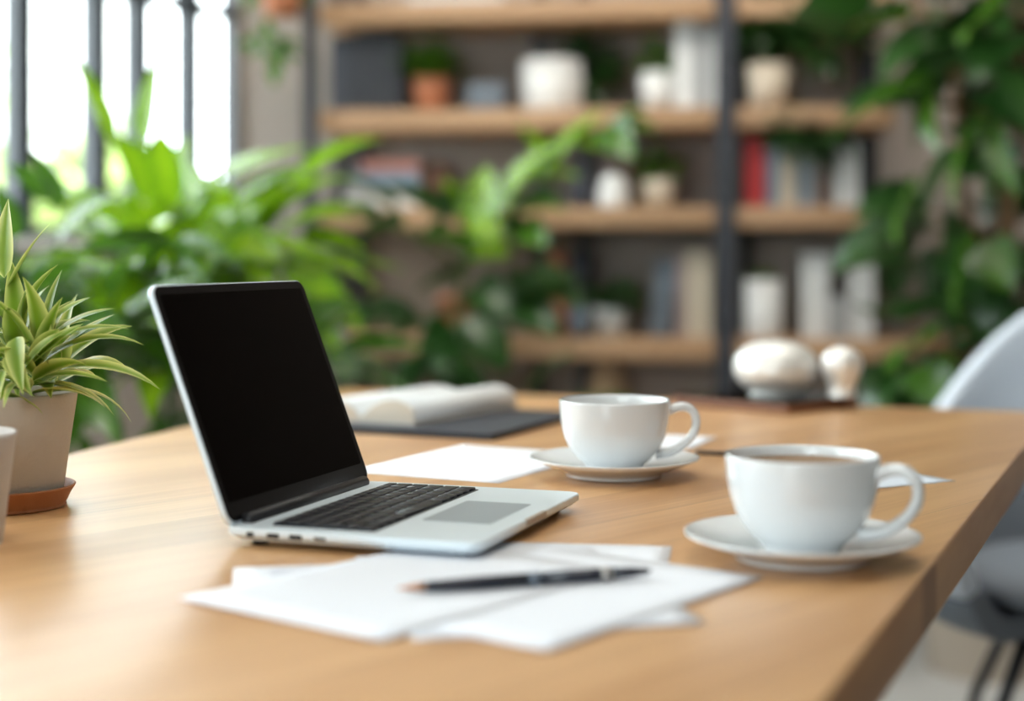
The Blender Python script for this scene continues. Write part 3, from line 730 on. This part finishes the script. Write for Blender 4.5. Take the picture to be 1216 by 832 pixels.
for a, c, y_, col, lab in ((800, 826, 24, 'b_white', 'tall white book beside the small white pot, upper shelf'), (828, 840, 30, 'b_grey', 'pale grey slim book left of the middle post, upper shelf'), (841, 852, 32, 'b_white', 'slim white book touching the middle post, upper shelf')):
    upright(a, c, y_, 2, col, lab, 'pale books on the upper shelf')
gr = 'books on the right bay of the middle shelf'
for a, c, y_, col, lab in ((886, 909, 164, 'b_red', 'thick red book right of the middle post'), (911, 925, 170, 'b_blue', 'blue-grey book beside the red book'), (926, 946, 170, 'b_cream', 'cream book, third from the red end'),
                           (947, 958, 168, 'b_blue', 'thin blue-grey book right of the cream book'), (959, 970, 172, 'b_grey', 'grey book at the right end of the row with the red book'), (973, 985, 180, 'b_brown', 'dark brown book left of the lone white book'), (989, 1021, 166, 'b_white', 'thick white book at the right end of the middle shelf')):
    upright(a, c, y_, 3, col, lab, gr)
gl_ = 'books on the lower shelf'
for a, c, y_, col, lab, tl_ in ((770, 795, 310, 'b_steel', 'steel-blue book leaning left on the lower shelf', .10), (803, 814, 304, 'b_mauve', 'brown-pink book beside the cream books, lower shelf', 0), (815, 828, 298, 'b_cream', 'cream book left of its twin, lower shelf', 0), (829, 845, 300, 'b_cream', 'thick cream book nearest the middle post, lower shelf', 0),
                           (952, 984, 301, 'b_white', 'broad white book on the lower right bay', 0), (986, 1006, 352, 'b_grey', 'short grey book between two tall white ones', 0), (1009, 1022, 300, 'b_white', 'tall slim white book in the lower right bay, second from the end', 0), (1023, 1038, 298, 'b_white', 'tall white book at the right end of the lower shelf', 0)):
    upright(a, c, y_, 4, col, lab, gl_, tilt=tl_, d=.10 if tl_ == 0 else .12)
# lying stack on the middle shelf, left
z = lv[3]
for w0, w1, h, col, lab in ((408, 500, .030, 'b_white', 'white book at the bottom of the lying stack'), (412, 498, .032, 'b_grey', 'grey book, second from the bottom of the lying stack'), (415, 497, .040, 'b_blue', 'blue book in the upper half of the lying stack'), (428, 497, .032, 'b_pink', 'dusty red book on top of the lying stack')):
    w = width(w0, w1, .06); s = sh((w0 + w1) / 2, .06)
    t = thing('book', lab, 'book', shp(s, .06, z), RZ, 'lying books on the middle shelf')
    b = MB(); b.box((0, .10, h / 2), (w - .006, .19, h - .006)); b.build('pages', M['page'], t)
    b = MB(); b.box((0, .10, .0015), (w, .2, .003)); b.box((0, .10, h - .0015), (w, .2, .003)); b.box((0, .002, h / 2), (w, .004, h)); b.build('cover', M[col], t); z += h
# white magazines on the top board
q, s = put(540, 1, .05); t = thing('magazine', 'white magazines lying on the top board', 'magazine', q, RZ)
b = MB(); b.box((0, .1, .012), (.26, .2, .024)); b.build('cover', M['b_white'], t, bevel=.002)
# small frame box, dark things
def simple(name, lab, cat, px0, px1, ytop, k, m, d=.08, dep=.08, part='body', kind='box'):
    w = width(px0, px1, d); q, s = put((px0 + px1) / 2, k, d); h = zz((px0 + px1) / 2, ytop, d) - lv[k]
    t = thing(name, lab, cat, q + (DN * dep / 2 if kind == 'box' else DN * (w / 2)), RZ)
    b = MB()
    if kind == 'box': b.box((0, 0, h / 2), (w, dep, h)); b.build(part, M[m], t, bevel=.004); b2 = MB(); b2.box((0, 0, h + .002), (w * .94, dep * .9, .004)); b2.build('lid', M[m], t)
    elif kind == 'vase': b.lathe(smooth_prof([(0, 0), (w * .40, 0), (w * .5, h * .12), (w * .47, h * .6), (w * .36, h * .86), (w * .38, h)], 4) + [(w * .34, h), (w * .32, h * .86)], (0, 0, 0), 32); b.build(part, M[m], t)
    elif kind == 'pot': b.lathe([(0, 0), (w * .40, 0), (w * .5, h), (w * .46, h), (w * .44, h * .9), (0, h * .88)], (0, 0, 0), 36); b.build(part, M[m], t)
    elif kind == 'cyl': b.lathe([(0, 0), (w * .47, 0), (w * .5, h * .03), (w * .5, h), (w * .46, h), (w * .46, h * .9), (0, h * .88)], (0, 0, 0), 36); b.build(part, M[m], t)
    elif kind == 'sphere': b.lathe(smooth_prof([(0, 0), (w * .3, .002), (w * .5, h * .45), (w * .38, h * .85), (w * .2, h)], 4) + [(w * .16, h), (0, h * .9)], (0, 0, 0), 32); b.build(part, M[m], t)
    return t, w, h
simple('storage_box', 'small slate-blue box between the grass pot and the large white pot', 'box', 555, 598, 100, 2, 'b_steel')
simple('wooden_box', 'dark brown box right of the lying book stack', 'box', 503, 533, 193, 3, 'b_brown', d=.12)
simple('candle_jar', 'mauve jar standing behind the white vase on the middle shelf', 'jar', 716, 738, 172, 3, 'b_mauve', d=.20, kind='cyl')
simple('book_end', 'red-brown block behind the white vase and white pot', 'box', 740, 757, 175, 3, 'b_brown', d=.2)
simple('tall_box', 'mauve-grey box standing behind the small white pot on the middle shelf', 'box', 764, 780, 178, 3, 'b_mauve', d=.22)
simple('vase', 'narrow white vase on the middle shelf', 'vase', 709, 747, 206, 3, 'white', d=.04, kind='vase')
simple('camera_box', 'dark box behind the leaves at the middle of the third shelf', 'box', 676, 704, 196, 3, 'b_navy', d=.12)
simple('round_jar', 'small round slate jar on the lower shelf', 'jar', 676, 704, 360, 4, 'b_steel', d=.04, kind='sphere')
simple('bottle', 'tall terracotta bottle on the lower shelf', 'bottle', 648, 674, 300, 4, 'terracotta_far', d=.10, kind='vase')
simple('dark_case', 'dark case standing at the back of the lower shelf', 'box', 676, 702, 300, 4, 'b_navy', d=.2)
t, w, h = simple('basket', 'tan wicker basket low on the bottom shelf', 'basket', 692, 748, 428, 5, 'wicker', d=.05, kind='sphere')

# ------------------------------------------------------------------ foliage generators
def bush(b, c, R, n, L, Wd, kind, seed, flat=.8, droop=.9, up=0.1):
    r = random.Random(seed)
    for i in range(n):
        d = Vector((r.gauss(0, 1), r.gauss(0, 1), r.gauss(0, 1))).normalized(); d.z = d.z * flat + up
        q = Vector(c) + Vector((d.x * R, d.y * R, d.z * R)) * (r.random() ** .5)
        b.leaf(q, d + Vector((0, 0, .2)), L * r.uniform(.7, 1.2), Wd * r.uniform(.8, 1.2), droop * r.uniform(.5, 1.3), r.uniform(-.8, .8), kind, 5)
def shelf_plant(px, k, w_px, ytop, m, lab, potkind, mlf, fol, d=.08, name='potted_plant'):
    t, w, h = simple(name, lab, 'plant', px - w_px / 2, px + w_px / 2, ytop, k, m, d=d, part='pot', kind=potkind)
    b = MB(); b.lathe([(0, h * .9), (w * .42, h * .9)], (0, 0, 0), 24); b.build('soil', M['soil'], t)
    b = MB(); fol(b, w, h); b.build('foliage', M[mlf], t)
    return t
def grass(b, w, h):
    r = random.Random(3)
    for i in range(260):
        az = r.uniform(0, 2 * PI); e = r.uniform(.5, 1.5)
        b.leaf((r.uniform(-.3, .3) * w, r.uniform(-.3, .3) * w, h * .9), (math.cos(az) * math.cos(e), math.sin(az) * math.cos(e), math.sin(e)), r.uniform(.10, .165), .011, r.uniform(.4, 1.8), 0, 'blade', 6)
shelf_plant(508, 2, 46, 90, 'terracotta_far', 'bushy green grass in a terracotta pot beside the dark folders', 'pot', 'leaf_mid', grass)
shelf_plant(652, 2, 76, 68, 'white', 'large white planter with leaves drooping on its right side', 'cyl', 'leaf_dark',
    lambda b, w, h: [bush(b, (w * .5, .06, h * 1.02), .085, 70, .07, .03, 'lance', 8), bush(b, (w * .72, .05, h * .62), .06, 40, .06, .026, 'lance', 9)])
shelf_plant(781, 2, 46, 84, 'white', 'small white tapered pot with green sprigs on the upper shelf', 'pot', 'leaf_mid', lambda b, w, h: bush(b, (0, 0, h + .035), .045, 60, .05, .022, 'lance', 10))
shelf_plant(914, 2, 54, 74, 'cream', 'cream pot with foliage trailing down over the shelf in the right bay', 'pot', 'leaf_dark',
    lambda b, w, h: [bush(b, (.03, .00, h + .13), .085, 140, .085, .045, 'heart', 12), bush(b, (.15, -.02, h + .05), .07, 70, .08, .04, 'heart', 13), bush(b, (.13, -.07, -.06), .055, 60, .07, .034, 'heart', 14, up=-.4), bush(b, (.06, -.08, -.05), .05, 45, .07, .034, 'heart', 24, up=-.4), bush(b, (-.04, .02, h + .05), .05, 40, .07, .03, 'heart', 15)], d=.06)
shelf_plant(781, 3, 44, 212, 'cream', 'pale pink-white pot with a small plant on the middle shelf', 'pot', 'leaf_mid', lambda b, w, h: bush(b, (0, 0, h + .03), .045, 60, .055, .022, 'lance', 16))
shelf_plant(723, 4, 44, 366, 'white', 'white pot with a low dark green plant on the lower shelf', 'pot', 'leaf_dark', lambda b, w, h: bush(b, (.02, 0, h + .018), .05, 80, .06, .022, 'lance', 17, .5))
shelf_plant(908, 4, 46, 332, 'white', 'tall white cylinder pot with short green leaves in the lower right bay', 'cyl', 'leaf_mid', lambda b, w, h: bush(b, (0, 0, h + .004), .03, 40, .03, .016, 'lance', 18, .3), d=.04)

# hanging pot by the wall left of the bookshelf
hp = dp(335, 20, 4.15)
t = thing('hanging_planter', 'small hanging brown pot with trailing green leaves left of the bookshelf', 'plant', (hp.x, hp.y, hp.z))
b = MB(); b.lathe([(0, 0), (.045, 0), (.06, .09), (.054, .09), (.05, .08), (0, .078)], (0, 0, 0), 28); b.build('pot', M['terracotta_far'], t)
b = MB()
for a in (0, 2.1, 4.2): b.tube([(.058 * math.cos(a), .058 * math.sin(a), .088), (0, 0, .5)], .0015, 5)
b.tube([(0, 0, .5), (0, 0, CEIL - hp.z)], .002, 5); b.build('cord', M['black'], t)
b = MB(); bush(b, (-.02, 0, .10), .07, 60, .07, .032, 'heart', 31); bush(b, (-.035, -.02, -.08), .05, 40, .06, .03, 'heart', 32, up=-.3); b.build('foliage', M['leaf_mid'], t)

# ------------------------------------------------------------------ big floor plants
def floor_pot(t, r, h, m):
    b = MB(); b.lathe(smooth_prof([(0, 0), (r * .78, 0), (r * .84, .01), (r, h)], 3) + [(r * .95, h), (r * .92, h * .9), (0, h * .88)], (0, 0, 0), 40); b.build('pot', m, t)
def spray(bl, bs, crown, n, R0, R1, L0, L1, Wd, kind, seed, el0=-10, el1=80, az0=0, az1=360, droop=.9):
    r = random.Random(seed); crown = Vector(crown)
    for i in range(n):
        az = math.radians(az0 + (az1 - az0) * ((i * .618 + r.uniform(-.06, .06)) % 1)); el = math.radians(el0 + (el1 - el0) * r.random() ** .9)
        d = Vector((math.cos(az) * math.cos(el), math.sin(az) * math.cos(el), math.sin(el)))
        R = r.uniform(R0, R1); tip = crown + d * R + Vector((0, 0, -.06 * R))
        bs.tube([crown, crown + d * R * .5 + Vector((0, 0, .02)), tip], [.006, .005, .0035], 5)
        d2 = (d + Vector((0, 0, -.25 + .3 * r.random()))).normalized()
        bl.leaf(tip, d2, r.uniform(L0, L1), Wd * r.uniform(.8, 1.2), droop * r.uniform(.5, 1.3), r.uniform(-.7, .7), kind, 10, .25)
def big_plant(name, lab, base, pm, lm, crowns, heroes=(), pr=.17, ph=.34, lobes=None):
    t = thing(name, lab, 'plant', base); base = Vector(base)
    floor_pot(t, pr, ph, M[pm]); b = MB(); b.lathe([(0, ph * .9), (pr * .9, ph * .9)], (0, 0, 0), 24); b.build('soil', M['soil'], t)
    bl, bs = MB(), MB()
    for c in crowns:
        cr = Vector(c['at']) - base
        bs.tube([(cr.x * .15, cr.y * .15, ph * .85), (cr.x * .5, cr.y * .5, ph + (cr.z - ph) * .5), cr], [.014, .012, .009], 8)
        spray(bl, bs, cr, c['n'], *c['R'], *c['L'], c['W'], c.get('kind', 'lance'), c['seed'], *c.get('el', (-15, 80)), *c.get('az', (0, 360)), c.get('droop', .9))
    bh = MB()
    for h in heroes: hero(bh, *h[:6], h[6], base, h[7], h[8], h[9] if len(h) > 9 else 'lance')
    if heroes: bh.build('large_leaves', M['leaf_bright' if lm == 'leaf_bright' else 'leaf_mid'], t)
    bs.build('stems', M['stem' if lm != 'leaf_dark' else 'stem_brown'], t); bl.build('foliage', M[lm], t)
    return t
big_plant('leafy_houseplant', 'large bright green leafy plant behind the laptop, in front of the window', (-.62, 2.95, 0), 'stone', 'leaf_bright', [
    dict(at=dp(230, 350, 2.9), n=40, R=(.06, .24), L=(.15, .25), W=.07, seed=27, el=(-20, 60)),
    dict(at=dp(160, 330, 3.0), n=24, R=(.06, .20), L=(.15, .26), W=.072, seed=22, el=(-10, 60)),
    dict(at=dp(290, 300, 3.05), n=26, R=(.05, .18), L=(.15, .25), W=.07, seed=23, el=(-20, 60)),
    dict(at=dp(200, 420, 2.85), n=26, R=(.06, .24), L=(.16, .26), W=.078, seed=24, el=(-30, 50))],
    [(135, 170, 70, 64, 2.9, 2.85, .050, .4, .5), (172, 175, 200, 60, 2.95, 2.95, .060, .3, 1.0), (250, 300, 388, 318, 2.8, 2.75, .085, .7, .3), (240, 270, 300, 340, 2.7, 2.6, .09, .9, 1.0),
     (270, 215, 372, 178, 2.95, 2.95, .060, .4, .4), (280, 240, 375, 205, 2.95, 2.95, .055, .6, .5), (190, 260, 110, 160, 2.9, 2.85, .08, .6, .8), (210, 250, 230, 160, 2.9, 2.9, .10, .4, .9)])
big_plant('palm_plant', 'darker green plant with split leaves at the far left behind the spiky plant', (-.95, 2.62, 0), 'stone', 'leaf_mid', [
    dict(at=dp(20, 370, 2.6), n=18, R=(.05, .2), L=(.12, .20), W=.06, seed=41, el=(-20, 60)),
    dict(at=dp(130, 400, 2.65), n=30, R=(.05, .22), L=(.14, .24), W=.06, seed=42, el=(-30, 45)),
    dict(at=dp(60, 440, 2.6), n=24, R=(.05, .2), L=(.15, .24), W=.06, seed=43, el=(-30, 40)),
    dict(at=dp(300, 450, 2.9), n=24, R=(.05, .2), L=(.15, .24), W=.07, seed=44, el=(-30, 60))],
    [(200, 285, 80, 320, 2.5, 2.42, .045, .6, .9), (205, 285, 100, 300, 2.5, 2.42, .030, .5, .9), (205, 288, 150, 350, 2.48, 2.4, .03, .6, 1.1), (208, 288, 185, 360, 2.48, 2.4, .03, .6, 1.1), (210, 285, 225, 350, 2.48, 2.4, .03, .6, 1.1), (212, 283, 270, 330, 2.5, 2.42, .03, .6, .9),
     (60, 240, 0, 200, 2.6, 2.55, .05, .5, .6), (70, 250, 30, 180, 2.6, 2.58, .045, .4, .8), (300, 270, 240, 330, 2.6, 2.5, .05, .6, .7)])
# climbing plant in the terracotta pot on the lower shelf
q, s = put(537, 4, -.03)
q = shp(s, .055, lv[4])
t = thing('climbing_plant', 'tall broad-leaved plant in a terracotta pot on the lower shelf, spreading across the bookshelf', 'plant', q)
b = MB(); b.lathe([(0, 0), (.036, 0), (.050, .10), (.054, .10), (.054, .115), (.046, .115), (.044, .10), (0, .1)], (0, 0, 0), 32); b.build('pot', M['terracotta_far'], t)
b = MB(); b.lathe([(0, .104), (.046, .104)], (0, 0, 0), 20); b.build('soil', M['soil'], t)
def rel(px, py, Y): return dp(px, py, Y) - q
bs = MB(); bs.tube([(0, 0, .1), rel(548, 330, 4.1), rel(556, 290, 4.05), rel(575, 250, 4.0), rel(630, 200, 3.95), rel(690, 160, 3.95), rel(740, 145, 3.95)], [.008, .008, .008, .007, .006, .005, .004], 8)
bs.tube([rel(550, 320, 4.08), rel(500, 280, 4.0), rel(450, 262, 4.0)], [.006, .005, .004], 6)
bs.tube([(0.01, 0, .1), rel(575, 370, 4.05), rel(620, 350, 4.0)], [.006, .005, .004], 6)
bs.tube([(-.01, 0, .1), rel(500, 385, 4.05), rel(450, 390, 4.0)], [.006, .005, .004], 6)
bs.tube([(0, -.02, .1), rel(540, 370, 3.95), rel(545, 392, 3.93)], [.006, .005, .004], 6); bs.build('stems', M['stem'], t)
HB = [(572, 260, 570, 196, 3.95, 3.95, .12, .2, 1.1), (590, 262, 640, 200, 3.95, 3.9, .09, .4, .8), (600, 235, 660, 175, 3.95, 3.9, .09, .4, .8), (640, 215, 700, 150, 3.95, 3.92, .08, .4, .8), (660, 190, 720, 135, 3.95, 3.92, .08, .4, .6),
      (565, 270, 520, 215, 3.98, 3.95, .075, .3, .8), (560, 290, 600, 310, 3.95, 3.9, .10, .5, 1.0), (680, 170, 730, 190, 3.95, 3.9, .06, .5, .4), (620, 215, 690, 215, 3.95, 3.9, .08, .5, .4), (560, 262, 590, 290, 3.9, 3.85, .08, .7, 1.0), (650, 200, 610, 150, 4.0, 4.0, .07, .5, .5)]
HD = [(450, 262, 385, 255, 3.98, 3.95, .10, .6, .4), (470, 250, 400, 215, 4.0, 3.98, .08, .6, .3), (480, 265, 420, 290, 4.0, 3.95, .09, .6, .6), (540, 260, 450, 225, 4.0, 3.95, .09, .4, .6), (530, 275, 490, 300, 3.95, 3.9, .10, .7, .6), (580, 250, 500, 240, 4.0, 3.95, .09, .6, .3), (600, 262, 660, 240, 3.95, 3.85, .12, .7, .6),
      (590, 270, 640, 290, 3.95, 3.9, .10, .7, .5), (620, 330, 690, 375, 4.0, 3.95, .15, .6, .5), (600, 350, 650, 410, 4.0, 3.92, .15, .7, .7), (620, 345, 600, 320, 4.0, 3.98, .10, .6, .5), (600, 360, 690, 340, 4.0, 3.95, .13, .6, .4), (450, 380, 395, 400, 4.0, 3.95, .13, .6, .6), (475, 385, 440, 355, 4.0, 3.98, .12, .6, .6), (500, 385, 460, 420, 4.0, 3.95, .12, .6, .6),
      (545, 385, 540, 460, 3.93, 3.88, .17, .5, 1.0), (550, 380, 590, 450, 3.93, 3.9, .15, .6, .8), (540, 390, 500, 450, 3.93, 3.9, .15, .6, .8), (560, 340, 600, 385, 3.98, 3.92, .12, .6, .8), (545, 330, 490, 355, 4.0, 3.95, .11, .6, .4), (560, 320, 520, 345, 4.0, 3.95, .08, .6, .6)]
HM = [(720, 150, 775, 160, 3.95, 3.88, .10, .6, .4), (720, 150, 740, 195, 3.92, 3.85, .10, .6, .8), (730, 145, 770, 132, 3.95, 3.9, .07, .5, .4), (560, 300, 500, 285, 3.92, 3.85, .10, .6, .3), (600, 260, 670, 255, 3.9, 3.82, .12, .7, .3), (620, 270, 640, 300, 3.9, 3.82, .09, .7, .8)]
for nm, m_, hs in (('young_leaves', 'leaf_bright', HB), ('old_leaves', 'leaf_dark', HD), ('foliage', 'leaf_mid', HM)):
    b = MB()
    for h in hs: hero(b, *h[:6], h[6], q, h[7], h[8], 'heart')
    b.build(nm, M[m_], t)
# low dark plants in the shade under the bookshelf, behind the table
big_plant('floor_fern', 'low dark green plant on the floor in front of the bookshelf, behind the open book', (-.1, 3.55, 0), 'stone', 'leaf_dark', [
    dict(at=dp(440, 520, 3.6), n=24, R=(.05, .2), L=(.16, .24), W=.08, seed=61, el=(-10, 70)), dict(at=dp(600, 520, 3.6), n=26, R=(.05, .2), L=(.16, .22), W=.08, seed=62, el=(-10, 60))], pr=.14, ph=.28)
# big climbing monstera on the right
def mon(px, py, Y): return dp(px, py, Y)
big_plant('monstera', 'tall dark climbing plant with broad split leaves right of the bookshelf', (1.12, 3.62, 0), 'stone', 'leaf_dark', [
    dict(at=mon(1130, 60, 3.6), n=17, R=(.08, .28), L=(.16, .26), W=.19, kind='heart', seed=51, el=(-40, 60)),
    dict(at=mon(1190, 150, 3.6), n=13, R=(.06, .24), L=(.17, .26), W=.19, kind='heart', seed=52, el=(-50, 40)),
    dict(at=mon(1170, 280, 3.6), n=16, R=(.05, .22), L=(.15, .24), W=.19, kind='heart', seed=53, el=(-60, 30)),
    dict(at=mon(1120, 420, 3.6), n=15, R=(.04, .18), L=(.14, .22), W=.19, kind='heart', seed=54, el=(-50, 40)),
    dict(at=mon(1215, 30, 3.5), n=20, R=(.05, .22), L=(.16, .24), W=.19, kind='heart', seed=55, el=(-50, 50))],
    [(1100, 100, 985, 175, 3.5, 3.4, .16, .5, .5, 'lobed'), (1110, 90, 1100, 190, 3.45, 3.4, .12, .6, .9, 'heart'), (1165, 140, 1120, 260, 3.35, 3.25, .10, .5, .8, 'lobed'), (1170, 150, 1190, 240, 3.35, 3.3, .09, .5, .9, 'lobed'), (1160, 285, 1130, 380, 3.4, 3.35, .15, .4, .9, 'heart'), (1165, 290, 1190, 350, 3.4, 3.35, .12, .5, .8, 'heart'),
     (1090, 220, 1060, 300, 3.45, 3.4, .12, .6, .8, 'heart'), (1080, 20, 1000, 60, 3.5, 3.45, .13, .6, .4, 'lobed'), (1190, 10, 1140, 60, 3.3, 3.25, .16, .7, .5, 'heart'), (1110, 400, 1050, 450, 3.4, 3.3, .13, .6, .5, 'heart'), (1100, 430, 1110, 490, 3.4, 3.35, .13, .6, .8, 'heart')], pr=.18, ph=.36)
